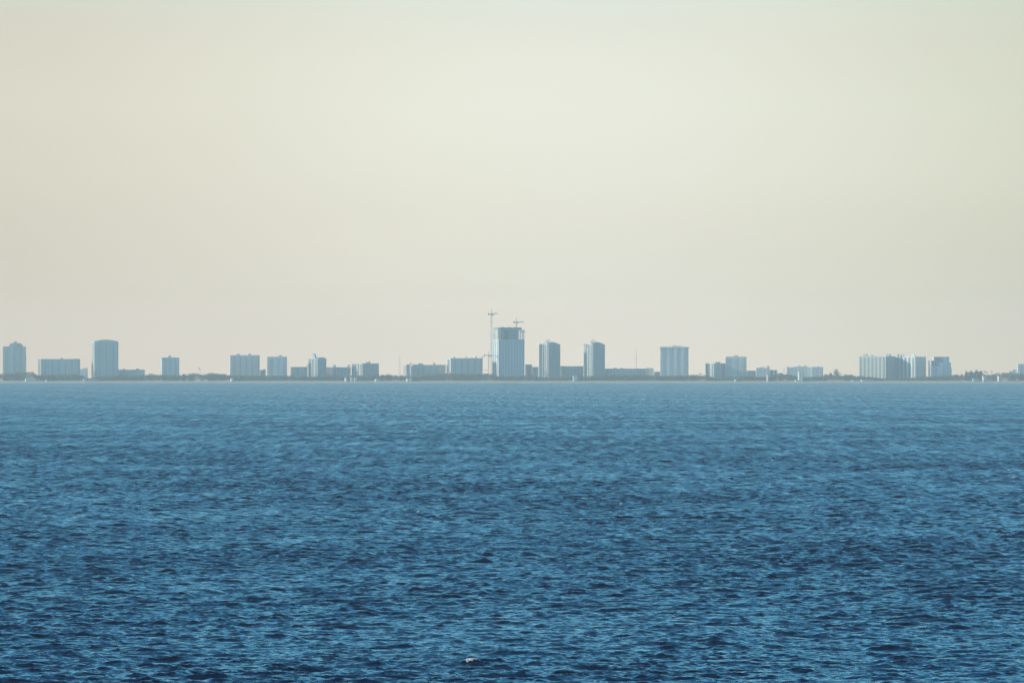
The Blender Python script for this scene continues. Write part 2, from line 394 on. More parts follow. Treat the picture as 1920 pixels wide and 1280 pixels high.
# --- stepped tower with open crown
r, w, d, h, g, th = B('apartment_tower', 'tower with open upper corner and stepped right side, right of the ribbed hotel', 1742, 1745, 1780.5, 684.5, 12060, 'grey', stripes=1, front_bays=5, parapet=0, theta=.15)
m = MB(); zt = px_z(667.3, 12060) - g
for k in range(5):
    z = h + (k + 1) * (zt - h) / 5
    m.box(0 if k < 3 else w * .15, w, 0, d, z - .7, z); m.build('floor_slab', M['grey'], r); m = MB()
fh = (zt - h) / 5
for k in range(5):
    for xx in (.0, .18, .34, .46, .58, .72):
        if k > 2 and xx < .15: continue
        m = MB(); m.box(w * xx + .05, w * xx + 1.5, .1, d - .1, h + k * fh + .003, h + (k + 1) * fh - .703); m.build('column', M['grey'], r)
    m = MB(); m.box(w * (.5 if k < 2 else .68), w - .1, .2, d - .2, h + k * fh + .003, h + (k + 1) * fh - .703); m.build('upper_wall', M['grey'], r)
m = MB(); m.box(w + .003, w + 3.2, d * .1, d * .9, -1, px_z(678, 12060) - g); m.build('wing', M['grey'], r)
m = MB(); m.box(w + 3.203, w + 5.2, d * .2, d * .8, -1, px_z(688, 12060) - g); m.build('wing', M['pink'], r)
B('low_building', 'low house nearly lost among the trees near the right edge', 1812, 1812, 1842, 697, 12090, 'grey', low=True)
B('low_building', 'low pale block beside the flat canopy near the right edge', 1889, 1892, 1909, 695.3, 12070, 'cream', stripes=1, depth=12, low=True, boxes=[(1897.5, 1907, 691.3)])
B('apartment_block', 'block cut off by the right picture edge', 1908.5, 1908.5, 1945, 681.5, 12060, 'grey')

# --- little pale buildings on the sand
def hut(label, x0, x1, top, wall='white', kind='box', D=12010, base='beach_house'):
    sc = D / F; X = px_x((x0 + x1) / 2, D); w = (x1 - x0) * sc; g = ground(X, D)
    h = px_z(top, D) - g; r = empty(base, (X, D, g), 0.5 if kind != 'flat' else .25); tag(r, label, 'beach house')
    wall = {'white': 'cream', 'cream': 'dull'}.get(wall, wall); w *= .88; d = max(5.0, w * .6) if w < 12 else 8.0; w2 = w / 2
    m = MB(); hh = h * (.75 if kind == 'gable' else .93); m.box(-w2, w2, 0, d, -1, hh); m.build('wall', M[wall], r)
    m = MB()
    if kind == 'gable': m.prism([(-w2 - .5, hh + .003), (w2 + .5, hh + .003), (0, h + .3)], -.5, d + .5)
    else: m.box(-w2 - .4, w2 + .4, -.4, d + .4, hh + .003, h)
    m.build('roof', M['roof'] if kind == 'gable' else M[wall], r)
    n = min(6, max(1, int(w / 3)))
    for i in range(n):
        m = MB(); m.box(-w2 + (i + .3) * w / n, -w2 + (i + .6) * w / n, -.08, .2, hh * .35, hh * .55); m.build('window', M['glass'], r)
    return r
for a in [
    ('flat pale house at the water below the wide midrise block', 86.5, 91, 710, 'white', 'gable'),
    ('white beach house just left of the curved-roof tower foot', 156.5, 163, 708.5, 'white', 'flat'),
    ('long pale terrace at the foot of the curved-roof tower', 166, 187, 709.5, 'cream', 'flat'),
    ('white gabled beach house under the broad pinkish tower', 433.5, 439, 707, 'white', 'gable'),
    ('bright white hut, leftmost of three below the low striped midrise', 647.8, 651.8, 706.8, 'white', 'box'),
    ('bright white hut, middle one of three below the low striped midrise', 658.2, 661.5, 706.8, 'white', 'box'),
    ('bright white hut, rightmost and widest of three below the striped midrise', 664.5, 670, 706.8, 'white', 'box'),
    ('pale pinkish hut among trees left of the lattice mast', 704, 711.5, 709, 'pink', 'box'),
    ('white hut below the left end of the long pink block', 763.5, 767.5, 708, 'white', 'box'),
    ('narrow white hut below the raised part of the pink block', 769, 772.5, 708, 'white', 'box'),
    ('bright white house on the shore between the two ring-topped towers', 1074.5, 1084, 703.0, 'white', 'flat'),
    ('tiny white hut at the foot of the plain tower', 1378.5, 1383, 710, 'white', 'box'),
    ('narrow pale tall house right of the stepped block stair', 1439, 1443.5, 700, 'cream', 'box'),
    ('white slim house in the gap of the uneven block', 1498, 1501.5, 695, 'white', 'box'),
    ('second white slim house in the gap of the uneven block', 1502, 1506.5, 697, 'white', 'box'),
    ('low pale beach house under the uneven block', 1491, 1508, 711, 'white', 'flat'),
    ('low white pavilion at the left foot of the ribbed hotel', 1598, 1612, 711.5, 'white', 'flat'),
    ('long low white pavilion in front of the ribbed hotel', 1614, 1640, 710.3, 'white', 'flat'),
    ('pale beach house below trees near the right edge', 1824, 1836, 708, 'cream', 'flat'),
    ('pale taller beach house among palms near the right edge', 1843, 1851, 703.5, 'pink', 'box'),
    ('narrow white house between the palms near the right edge', 1872, 1878, 703, 'white', 'box'),
    ('low pale wall-like house at the left picture edge', 47, 68, 708, 'tan', 'flat'),
]: hut(*a)

for a in [
    ('low flat house poking over the trees left of the slim grey tower', 279, 287, 699.8, 'cream'),
    ('small low house between the slim grey tower and the beach pavilion', 341, 349, 700.6, 'grey'),
    ('long low house half hidden by trees left of the broad pinkish tower', 409, 424, 700.4, 'pink'),
    ('low house among the row of small trees left of the lattice mast', 726, 732, 700.8, 'grey'),
    ('low shed under the shortest crane beside the unfinished tower', 906, 914, 699.6, 'tan'),
    ('low flat house over the trees just right of the flat-corniced tower', 1297, 1305, 702.2, 'cream'),
    ('low house with the small water tower behind its right end', 1460, 1468, 698.6, 'grey'),
    ('low pale house between the uneven block and the biggest rounded tree', 1546, 1552, 701.2, 'cream'),
    ('low house between the biggest rounded tree and the hotel pavilion', 1588, 1594, 701.8, 'tan'),
    ('low roof over the trees right of the open-cornered tower', 1788, 1798, 702.0, 'pink'),
    ('small low house between the palms near the right edge', 1860, 1866, 700.6, 'grey')]:
    B('low_building', a[0], a[1], a[1], a[2], a[3], 12064, a[4], low=True, depth=9)
# --- masts
def mast(label, px, top, D, half):
    X = px_x(px, D); g = ground(X, D); r = empty('radio_mast', (X, D, g)); tag(r, label, 'mast')
    h = px_z(top, D) - g
    m = MB(); lattice(m, (0, 0, 0), (0, 0, h * .86), half, 3.0, .16, .6); m.build('tower', M['palesteel'], r)
    m = MB(); m.bar((0, 0, h * .86), (0, 0, h), .35, .2, 6); m.build('antenna', M['palesteel'], r)
    m = MB(); m.bar((-half * 1.2, 0, h * .7), (half * 1.2, 0, h * .7), .5, .5, 6); m.build('dish', M['palesteel'], r)
mast('thin pale lattice mast above low trees, left of the long pink block', 749.6, 664.5, 12080, 1.1)
mast('thin hazy mast rising behind the very long low block', 1193, 652.5, 12300, .8)
X = px_x(1470, 12060); g = ground(X, 12060); r = empty('water_tower', (X, 12060, g)); tag(r, 'small mushroom water tower left of the long uneven block', 'water tower')
z = px_z(689.5, 12060) - g
m = MB(); m.bar((0, 0, 0), (0, 0, z - 2), .5, .4, 8); m.build('stem', M['palesteel'], r)
m = MB(); m.bar((0, 0, z - 1.999), (0, 0, z - .8), .7, 1.9, 12); m.bar((0, 0, z - .8), (0, 0, z), 1.9, .5, 12); m.build('tank', M['grey'], r)
X = px_x(375.5, 12050); g = ground(X, 12050); r = empty('flag_pole', (X, 12050, g)); tag(r, 'flagpole with small flag right of the beach pavilion', 'flagpole')
z = px_z(688, 12050) - g
m = MB(); m.bar((0, 0, 0), (0, 0, z), .3, .2, 6); m.build('pole', M['palesteel'], r)
m = MB(); m.box(-3.6, -.25, -.06, .06, z - 2.4, z - .4); m.build('flag', M['roof'], r)

# ---------------------------------------------------------------- trees
def leaf_cloud(mb, cx, cy, cz, rx, ry, rz, n, s, rr):
    for _ in range(n):
        while True:
            p = Vector((rr.uniform(-1, 1), rr.uniform(-1, 1), rr.uniform(-1, 1)))
            if .25 < p.length < 1: break
        c = Vector((cx + p.x * rx, cy + p.y * ry, cz + p.z * rz))
        a = Vector((rr.gauss(0, 1), rr.gauss(0, 1), rr.gauss(0, 1))).normalized(); b = a.orthogonal().normalized(); q = a.cross(b)
        t = s * rr.uniform(.6, 1.3); k = len(mb.v)
        mb.v += [tuple(c + b * t), tuple(c + q * t * .7), tuple(c - b * t), tuple(c - q * t * .7)]; mb.f.append((k, k+1, k+2, k+3))
def tree(px, top, wpx, label, D=12035, name='broadleaf_tree', group=None):
    rr = random.Random(int(px * 10)); X = px_x(px, D); g = ground(X, D); h = px_z(top, D) - g; wv = wpx * D / F / 2
    r = empty(name, (X, D, g)); tag(r, label, 'tree', group)
    m = MB(); m.bar((0, 0, -.5), (0, 0, h * .6), .35, .2, 7)
    for k in range(4):
        a = rr.uniform(0, 6.28); m.bar((0, 0, h * .35), (wv * .6 * math.cos(a), wv * .6 * math.sin(a), h * .7), .18, .08, 5)
    m.build('trunk', M['bark'], r)
    m = MB()
    for k in range(7):
        a = rr.uniform(0, 6.28); q = rr.uniform(0, .6)
        leaf_cloud(m, wv * q * math.cos(a), wv * q * math.sin(a), h * rr.uniform(.45, .78), wv * .5, wv * .5, h * .2, 60, .8, rr)
    leaf_cloud(m, 0, 0, h * .8, wv * .45, wv * .45, h * .2, 70, .7, rr)
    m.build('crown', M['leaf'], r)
def palm(px, top, label, D=12030, group=None, size=3.2):
    rr = random.Random(int(px * 10)); X = px_x(px, D); g = ground(X, D); h = px_z(top, D) - g - 1
    r = empty('palm_tree', (X, D, g)); tag(r, label, 'palm', group)
    lean = rr.uniform(-.8, .8)
    m = MB(); m.bar((0, 0, -.5), (lean * .4, 0, h * .5), .32, .26, 7); m.bar((lean * .4, 0, h * .5), (lean, 0, h), .26, .2, 7); m.build('trunk', M['bark'], r)
    m = MB()
    for i in range(15):
        a = i * 2.4 + rr.uniform(-.2, .2); up = rr.uniform(.1, 1.0); p0 = Vector((lean, 0, h)); dirx = Vector((math.cos(a), math.sin(a), 0)); sd = Vector((-math.sin(a), math.cos(a), 0))
        prev = p0; pw = .25
        for s_ in range(1, 5):
            t = s_ / 4; q = p0 + dirx * (size * t) + Vector((0, 0, up * 1.6 * t - 2.6 * t * t)); wd = .75 * (1 - t) + .08
            k = len(m.v); dn = Vector((0, 0, -.3))
            m.v += [tuple(prev - sd * pw + dn), tuple(prev), tuple(prev + sd * pw + dn), tuple(q - sd * wd + dn), tuple(q), tuple(q + sd * wd + dn)]
            m.f += [(k, k+1, k+4, k+3), (k+1, k+2, k+5, k+4)]; prev = q; pw = wd
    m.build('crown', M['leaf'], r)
palm(1314, 697.2, 'palm with a round head alone above the trees right of the flat-corniced tower')
palm(1307, 700.2, 'shorter palm just left of the round-headed palm')
palm(1295, 701, 'palm right beside the flat-corniced tower')
tree(1568, 688.8, 20, 'large rounded tree, biggest on the coast, left of the ribbed hotel')
tree(1558, 696, 9, 'smaller tree leaning on the left of the biggest rounded tree')
G = 'trees poking above the coastal wood'
for px, top, lab in [(278, 700.5, 'small tree between the low block and the slim grey tower'), (291, 700.3, 'tree bump just left of the slim grey tower'),
    (344, 701, 'tree just right of the slim grey tower'), (416, 700.5, 'tree left of the broad pinkish tower'),
    (718, 700.3, 'first of the row of small trees left of the lattice mast'), (724.5, 700, 'second of the row of small trees left of the lattice mast'),
    (734, 701, 'third of the row of small trees left of the lattice mast'), (740, 700.8, 'fourth of the row of small trees left of the lattice mast'),
    (752.5, 701.3, 'small tree at the foot of the lattice mast'), (1585, 699, 'small tree right of the biggest rounded tree'),
    (1597, 700, 'small tree left of the hotel pavilion'), (1794, 700.5, 'small tree right of the open-cornered tower'),
    (1803, 699, 'second small tree right of the open-cornered tower')]:
    tree(px, top, 6.5, lab, group=G)
tree(1811.5, 692.5, 7, 'pointed tree left of the widest tree group near the right edge')
tree(1820, 692.5, 10, 'leafy tree beside the pointed tree near the right edge')
tree(1831, 690, 13, 'tallest leafy tree near the right edge')
tree(1839, 691.8, 9, 'leafy tree right of the tallest one near the right edge')
for px, top, lab in [(1845.5, 693, 'palm just right of the leafy trees near the right edge'), (1850.5, 694.5, 'palm above the pale taller beach house'),
    (1858.5, 692.8, 'tall single palm in the gap near the right edge'), (1867, 697.5, 'palm left of the narrow white house near the right edge'),
    (1872.5, 696.5, 'palm right above the narrow white house'), (1879.5, 696, 'bushy palm right of the narrow white house'),
    (1885, 696.5, 'palm left of the low pale block near the right edge')]:
    palm(px, top, lab, size=2.8)

# far wood along the shore: one mass
prof = [(-400, 702), (0, 701), (5, 700), (46, 697), (60, 696), (70, 703), (150, 701), (165, 709), (222, 702), (272, 702.5), (300, 702), (336, 702.5), (352, 702), (366, 698.5), (380, 702), (388, 700), (400, 699.5), (412, 701), (430, 703),
        (490, 703), (500, 704), (545, 703), (580, 705), (620, 704), (650, 706), (662, 704), (712, 702.5), (730, 703), (756, 704), (770, 706), (800, 702), (840, 699), (905, 700), (925, 700), (936, 705), (1000, 703), (1012, 706), (1030, 707),
        (1060, 705), (1095, 705), (1140, 701), (1200, 702), (1240, 704), (1292, 703), (1323, 703.5), (1345, 708), (1400, 704), (1430, 706), (1458, 700.5), (1475, 700), (1500, 707), (1545, 704), (1556, 702), (1580, 703), (1612, 704.5), (1640, 707),
        (1680, 710), (1742, 705), (1786, 703), (1806, 703), (1815, 700), (1842, 701), (1860, 702), (1885, 699), (1920, 700), (2400, 702)]
PX = [p[0] for p in prof]; PY = [p[1] for p in prof]
nr = np.random.default_rng(5)
n = 120000
px = nr.uniform(-400, 2320, n); Dv = nr.uniform(12022, 12056, n)
# crown-scale bumps along the shore, different for each depth row
row = np.floor((Dv - 12022) / 8)
bump = 1.0 * np.sin(px * .9 + row * 1.7) + .8 * np.sin(px * .37 + row * 2.9) + .7 * np.sin(px * 1.63 + row * .8) + .6 * np.sin(px * 2.9 + row)
topy = np.interp(px, PX, PY) + .4 - 1.15 * bump
Xv = (px - 960) / F * Dv; gv = -(Xv**2 + Dv**2) / R2 + LAND_H
hz = np.maximum(CAMH + (LEVEL - topy) / F * Dv - gv, 1.5)
zv = gv + hz * np.sqrt(nr.uniform(.0, 1.0, n))
c = np.stack([Xv, Dv, zv], 1); a = nr.normal(size=(n, 3)); a /= np.linalg.norm(a, axis=1)[:, None]
b = np.cross(a, [0.3, .5, .81]); b /= np.linalg.norm(b, axis=1)[:, None]; q = np.cross(a, b); s = nr.uniform(.6, 1.2, n)[:, None]
V = np.stack([c + b*s, c + q*s*.8, c - b*s, c - q*s*.8], 1).reshape(-1, 3)
me = bpy.data.meshes.new('coastal_wood'); me.vertices.add(4*n); me.vertices.foreach_set('co', V.astype(np.float32).ravel())
me.loops.add(4*n); me.loops.foreach_set('vertex_index', np.arange(4*n, dtype=np.int32)); me.polygons.add(n)
me.polygons.foreach_set('loop_start', np.arange(0, 4*n, 4, dtype=np.int32)); me.update(calc_edges=True)
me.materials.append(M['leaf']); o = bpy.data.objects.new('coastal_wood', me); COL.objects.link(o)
tag(o, 'low hazy belt of trees and bushes along the whole shore', 'wood', kind='stuff')

# ---------------------------------------------------------------- land and beach
def strip(name, y0, z0, y1, z1, m, X=14000, n=160, ny=1):
    v = []; f = []
    for j in range(ny + 1):
        t = j / ny; y = y0 + (y1 - y0) * t
        for i in range(n + 1):
            x = -X + 2 * X * i / n; v.append((x, y, drop(x, y) + z0 + (z1 - z0) * t))
    for j in range(ny):
        for i in range(n):
            k = j * (n + 1) + i; f.append((k, k + 1, k + n + 2, k + n + 1))
    me = bpy.data.meshes.new(name); me.from_pydata(v, [], f); me.materials.append(m)
    o = bpy.data.objects.new(name, me); COL.objects.link(o); o['kind'] = 'structure'; return o
strip('beach', 11985, -1.2, 12016, LAND_H + 2.3, M['sand'])
strip('coastal_ground', 12016, LAND_H, 14000, LAND_H + .5, M['land'], ny=20)

# ---------------------------------------------------------------- sea
SUN_AZ = math.radians(-101)      # from +y, clockwise positive: left of the view, a little behind the camera line is < -90
SUN_EL = math.radians(17)

wr = np.random.default_rng(11)
NW = 240
LMIN, LMAX = .30, 9.0
lam = np.exp(np.log(LMIN) + (np.log(LMAX) - np.log(LMIN)) * wr.uniform(0, 1, NW) ** 1.15)
ang = np.radians(84) + wr.normal(0, 1, NW) * np.radians(np.interp(np.log(lam), [np.log(LMIN), np.log(LMAX)], [75, 30]))
kk = 2 * np.pi / lam; kx = kk * np.cos(ang); ky = kk * np.sin(ang)
SLOPE = .27
amp = lam / (2 * np.pi) * SLOPE * math.sqrt(2 / NW) * np.where(lam > 5, .8, 1.0)
ph = wr.uniform(0, 2 * np.pi, NW)
gk = [(2*np.pi/170, .3), (2*np.pi/95, 1.9), (2*np.pi/240, 1.1), (2*np.pi/61, 2.6)]
PACK = []
def waves(x, y, cell):
    """Height and sideways shift of the sea at flat positions x, y; waves finer than the mesh cell are left to the bump."""
    x = x.astype(np.float32); y = y.astype(np.float32)
    z = np.zeros_like(x); dx = np.zeros_like(x); dy = np.zeros_like(x); lost = np.zeros_like(x)
    gust = np.ones_like(x)
    for i, (k, a) in enumerate(gk): gust += .06 * np.sin(k * (np.cos(a) * x + np.sin(a) * y * .6) + i * 1.3).astype(np.float32)
    for i in range(NW):
        wgt = np.clip(lam[i] / cell / 1.5 - 1.0, 0, 1).astype(np.float32)
        lost += (1 - wgt) ** 2 * np.float32((amp[i] * kk[i]) ** 2 / 2)
        rows = np.nonzero(wgt.max(axis=1) > 0)[0]
        if len(rows) == 0: continue
        sl = slice(rows[0], rows[-1] + 1)
        p = np.float32(kx[i]) * x[sl] + np.float32(ky[i]) * y[sl] + np.float32(ph[i])
        A = np.float32(amp[i]) * wgt[sl] * (gust[sl] if lam[i] < 8 else 1)
        c = np.cos(p); s = np.sin(p)
        z[sl] += A * c; dx[sl] -= A * s * np.float32(.9 * math.cos(ang[i])); dy[sl] -= A * s * np.float32(.9 * math.sin(ang[i]))
    for (cx, cy, h, lx, ly) in PACK:
        z += (h * np.exp(-((x - cx) / lx) ** 2 - ((y - cy) / ly) ** 2)).astype(np.float32)
    return z, dx, dy, np.sqrt(lost) * gust
def sea_at(px, py):
    t = (py - LEVEL) / F; D = CAMH / t
    for _ in range(8): D = (CAMH + D * D / R2) / t
    return px_x(px, D), D
fx, fy = sea_at(881, 1247)
gx_, gy_ = np.meshgrid(np.linspace(fx - .6, fx + .6, 7), np.linspace(fy - 9, fy + 9, 60))
z_ = waves(gx_, gy_, np.full(gx_.shape, .25))[0]; j_ = int(np.argmax(z_)); fx, fy = float(gx_.ravel()[j_]), float(gy_.ravel()[j_])
PACK.append((fx, fy, .16, 1.5, 1.0)); PACK.append((fx + 1.0, fy - 1.2, .08, 1.0, .8))

dth = math.radians(12.2) / 980
core = np.arange(-490, 491) * dth
side = []; a = core[-1]; st = dth
while a < math.pi:
    st *= 1.12; st = min(st, math.radians(6)); a += st; side.append(a)
side = [s for s in side if s < math.pi - .02]
theta = np.concatenate([-np.array(side[::-1]), core, np.array(side)])
rr_ = [3.0]
while rr_[-1] < 390: rr_.append(rr_[-1] * 1.06)
rr_[-1] = 390.0
while rr_[-1] < 12030: rr_.append(rr_[-1] * (1 + float(np.interp(rr_[-1], [390, 2500, 12000], [.00034, .00052, .0008]))))
while rr_[-1] < 14300: rr_.append(rr_[-1] * 1.01)
rr_[-1] = 14300.0
rad = np.array(rr_); NR = len(rad); NT = len(theta)
dr = np.gradient(rad); dt = np.gradient(theta)
Zs = []
T, Rr = np.meshgrid(theta, rad)
X0 = (Rr * np.sin(T)); Y0 = (Rr * np.cos(T))
cell = np.maximum(dr[:, None], rad[:, None] * dt[None, :]).astype(np.float32)
co = np.empty((NR, NT, 3), np.float32); lostA = np.empty((NR, NT), np.float32)
CH = 250
for i in range(0, NR, CH):
    sl = slice(i, min(NR, i + CH))
    z, dx, dy, lo = waves(X0[sl], Y0[sl], cell[sl])
    co[sl, :, 0] = X0[sl] + dx; co[sl, :, 1] = Y0[sl] + dy
    co[sl, :, 2] = z + drop(X0[sl], Y0[sl]); lostA[sl] = lo
me = bpy.data.meshes.new('sea'); nv = NR * NT
me.vertices.add(nv + 1); co = np.concatenate([co.reshape(-1, 3), np.zeros((1, 3), np.float32)])
me.vertices.foreach_set('co', co.ravel())
ii = (np.arange(NR - 1)[:, None] * NT + np.arange(NT)[None, :]); nx = np.roll(ii, -1, axis=1)
quad = np.stack([ii, nx, nx + NT, ii + NT], -1).reshape(-1, 4).astype(np.int32)
quad = quad[:, ::-1]
tri = np.stack([np.full(NT, nv), np.roll(np.arange(NT), -1), np.arange(NT)], -1).astype(np.int32)
nq = len(quad); loops = np.concatenate([quad.ravel(), tri.ravel()]).astype(np.int32)
me.loops.add(len(loops)); me.loops.foreach_set('vertex_index', loops)
me.polygons.add(nq + NT)
me.polygons.foreach_set('loop_start', np.concatenate([np.arange(nq) * 4, nq * 4 + np.arange(NT) * 3]).astype(np.int32))
me.polygons.foreach_set('use_smooth', np.ones(nq + NT, bool))
me.update(calc_edges=True)
at = me.attributes.new('unresolved', 'FLOAT', 'POINT'); at.data.foreach_set('value', np.concatenate([lostA.ravel(), np.zeros(1, np.float32)]))
sea = bpy.data.objects.new('sea', me); COL.objects.link(sea); sea['kind'] = 'structure'
del co, quad, loops, ii, nx

m = bpy.data.materials.new('sea_water'); m.use_nodes = True; nt = m.node_tree; L = nt.links.new
b = nt.nodes['Principled BSDF']
b.inputs['Base Color'].default_value = (.0, .009, .028, 1); b.inputs['Roughness'].default_value = .07; b.inputs['IOR'].default_value = 1.34
tc = nt.nodes.new('ShaderNodeTexCoord')
def noise(scale, detail, sx=1, sy=1):
    mp = nt.nodes.new('ShaderNodeMapping'); mp.inputs['Scale'].default_value = (sx, sy, 1); mp.inputs['Rotation'].default_value = (0, 0, math.radians(-8))
    n_ = nt.nodes.new('ShaderNodeTexNoise'); n_.inputs['Scale'].default_value = scale; n_.inputs['Detail'].default_value = detail
    L(tc.outputs['Object'], mp.inputs[0]); L(mp.outputs[0], n_.inputs['Vector']); return n_
n1 = noise(3.2, 3, .9, 1.1)
n2 = noise(.22, 4, .6, 1.3)
at = nt.nodes.new('ShaderNodeAttribute'); at.attribute_name = 'unresolved'
ml = nt.nodes.new('ShaderNodeMath'); ml.operation = 'MULTIPLY'; ml.inputs[1].default_value = 6.0; L(at.outputs['Fac'], ml.inputs[0])
b1 = nt.nodes.new('ShaderNodeBump'); b1.inputs['Distance'].default_value = .10; b1.inputs['Strength'].default_value = 1.0; L(n1.outputs[0], b1.inputs['Height'])
b2 = nt.nodes.new('ShaderNodeBump'); b2.inputs['Distance'].default_value = 1.1; L(n2.outputs[0], b2.inputs['Height']); L(ml.outputs[0], b2.inputs['Strength'])
L(b1.outputs[0], b2.inputs['Normal']); L(b2.outputs[0], b.inputs['Normal'])
rg = nt.nodes.new('ShaderNodeMath'); rg.operation = 'MULTIPLY_ADD'; rg.inputs[1].default_value = .85; rg.inputs[2].default_value = .07; rg.use_clamp = True
# wind lanes: long along the wind, a few metres wide
n3 = noise(1.0, 3, .33, .012)
ln_ = nt.nodes.new('ShaderNodeMapRange'); ln_.inputs[1].default_value = .35; ln_.inputs[2].default_value = .65; ln_.inputs[3].default_value = .7; ln_.inputs[4].default_value = 1.35; L(n3.outputs[0], ln_.inputs[0])
lm = nt.nodes.new('ShaderNodeMath'); lm.operation = 'MULTIPLY'; L(at.outputs['Fac'], lm.inputs[0]); L(ln_.outputs[0], lm.inputs[1])
L(lm.outputs[0], ml.inputs[0])
L(lm.outputs[0], rg.inputs[0]); L(rg.outputs[0], b.inputs['Roughness'])
me.materials.append(m)

# breaking crests
M['foam'] = mat('sea_foam', (.70, .69, .66), .9, .1, .1, 3)
def whitecap(label, px, py, wpx, len_m, snap=True, pos=None):
    cx, cy = pos or sea_at(px, py); W = wpx * cy / F
    if snap:
        gx, gy = np.meshgrid(np.linspace(cx - W * .5, cx + W * .5, 9), np.linspace(cy - 8, cy + 8, 50))
        z, dx, dy, lo = waves(gx, gy, np.full(gx.shape, .3)); j = np.argmax(z); cx, cy = gx.ravel()[j], gy.ravel()[j]
    nx_, ny_ = 48, 12; rr = np.random.default_rng(int(px))
    gx, gy = np.meshgrid(np.linspace(-1, 1, nx_), np.linspace(-1, 1, ny_))
    x = cx + gx * W / 2; y = cy - len_m * .4 + gy * len_m / 2 + .25 * len_m * np.sin(gx * 2.2)
    z, dx, dy, lo = waves(x, y, np.full(x.shape, .3))
    lump = .03 + .06 * np.abs(np.sin(gx * 9 + px)) * (1 - gx**2)
    P = np.stack([x + dx, y + dy, z + drop(x, y) + lump + rr.uniform(0, .05, x.shape)], -1)
    edge = 1 - gx**2 - gy**2 * (1.1 + .8 * np.sin(gx * 13 + px)) + rr.uniform(-.45, .35, x.shape)
    f = []
    for j in range(ny_ - 1):
        for i in range(nx_ - 1):
            if edge[j, i] > .12: k = j * nx_ + i; f.append((k, k + 1, k + nx_ + 1, k + nx_))
    me_ = bpy.data.meshes.new('whitecap'); me_.from_pydata([tuple(p) for p in P.reshape(-1, 3).tolist()], [], f); me_.materials.append(M['foam'])
    o = bpy.data.objects.new('whitecap', me_); COL.objects.link(o)
    md = o.modifiers.new('thick', 'SOLIDIFY'); md.thickness = .05; md.offset = -1
    tag(o, label, 'foam', 'small breaking crests')
whitecap('brightest white breaking crest, near the bottom of the picture centre', 881, 1234, 36, 1.0, False, (fx + .1, fy + .3))
whitecap('upper of two thin pale crests at the right edge of the sea', 1900, 881, 9, 1.2)
whitecap('lower and longer of two thin pale crests at the right edge', 1898, 895, 13, 1.0)
whitecap('lone white sparkle on the sea below the low striped midrise', 612, 820, 5, 1.2)
whitecap('tiny white sparkle in the middle sea, left of the picture centre', 786, 961, 6, 1.0)
whitecap('tiny pale sparkle on a dark wavelet right of the picture centre', 1168, 944, 6, 1.0)
whitecap('small white fleck of foam just under the skyline, below the ring-topped tower', 1045, 728, 5, 1.5)

# ---------------------------------------------------------------- haze
m = bpy.data.materials.new('haze'); m.use_nodes = True; nt = m.node_tree
nt.nodes.remove(nt.nodes['Principled BSDF'])
pv = nt.nodes.new('ShaderNodeVolumePrincipled'); pv.inputs['Density'].default_value = 5.6e-5
pv.inputs['Color'].default_value = (.84, .88, .86, 1); pv.inputs['Anisotropy'].default_value = 0.0
nt.links.new(pv.outputs[0], nt.nodes['Material Output'].inputs['Volume'])
hb = MB(); hb.box(-14600, 14600, -14600, 14600, -30, 134)
hz_ = hb.build('haze', m); hz_['kind'] = 'stuff'; hz_['label'] = 'pale blue haze over the sea and coast'; hz_['category'] = 'haze'

# ---------------------------------------------------------------- sky and sun
W = bpy.data.worlds.new('World'); S.world = W; W.use_nodes = True; nt = W.node_tree; L = nt.links.new
bg = nt.nodes['Background']
sky = nt.nodes.new('ShaderNodeTexSky'); sky.sky_type = 'NISHITA'; sky.sun_disc = False
sky.sun_elevation = SUN_EL; sky.sun_rotation = SUN_AZ; sky.air_density = 1.0; sky.dust_density = 0.8; sky.ozone_density = 2.2; sky.altitude = 0
# high thin haze veil low over the horizon
tc = nt.nodes.new('ShaderNodeTexCoord'); sep = nt.nodes.new('ShaderNodeSeparateXYZ'); L(tc.outputs['Generated'], sep.inputs[0])
def mr(src, a0, a1, b0, b1, smooth=True):
    n_ = nt.nodes.new('ShaderNodeMapRange'); n_.interpolation_type = 'SMOOTHSTEP' if smooth else 'LINEAR'
    for i, v in enumerate((a0, a1, b0, b1)): n_.inputs[i + 1].default_value = v
    L(src, n_.inputs[0]); return n_.outputs[0]
def math_(op, a, b=None):
    n_ = nt.nodes.new('ShaderNodeMath'); n_.operation = op
    for i, v in enumerate((a, b)):
        if v is None: continue
        if isinstance(v, (int, float)): n_.inputs[i].default_value = v
        else: L(v, n_.inputs[i])
    return n_.outputs[0]
veil = mr(sep.outputs[2], .050, .095, 1.0, 0.0)
mp = nt.nodes.new('ShaderNodeMapping'); mp.inputs['Scale'].default_value = (9, 9, 26); L(tc.outputs['Generated'], mp.inputs[0])
nz = nt.nodes.new('ShaderNodeTexNoise'); nz.inputs['Scale'].default_value = 1.0; nz.inputs['Detail'].default_value = 2; L(mp.outputs[0], nz.inputs['Vector'])
cr = nt.nodes.new('ShaderNodeValToRGB'); cr.color_ramp.interpolation = 'LINEAR'
VEIL = [(0.0, (0.927, 0.771, 0.595)), (0.0075, (0.911, 0.77, 0.594)), (0.011, (0.766, 0.693, 0.559)), (0.0165, (0.709, 0.667, 0.554)), (0.0235, (0.694, 0.669, 0.557)), (0.03, (0.693, 0.683, 0.578)), (0.04, (0.68, 0.683, 0.584)), (0.048, (0.656, 0.661, 0.567)), (0.055, (0.623, 0.63, 0.553)), (0.062, (0.61, 0.621, 0.546))]
els = cr.color_ramp.elements
for n_, (z_, c_) in enumerate(VEIL):
    p_ = (z_ + .005) / .067
    e = els[-1] if n_ == len(VEIL) - 1 else (els[0] if n_ == 0 else els.new(p_)); e.position = p_; e.color = (*c_, 1)
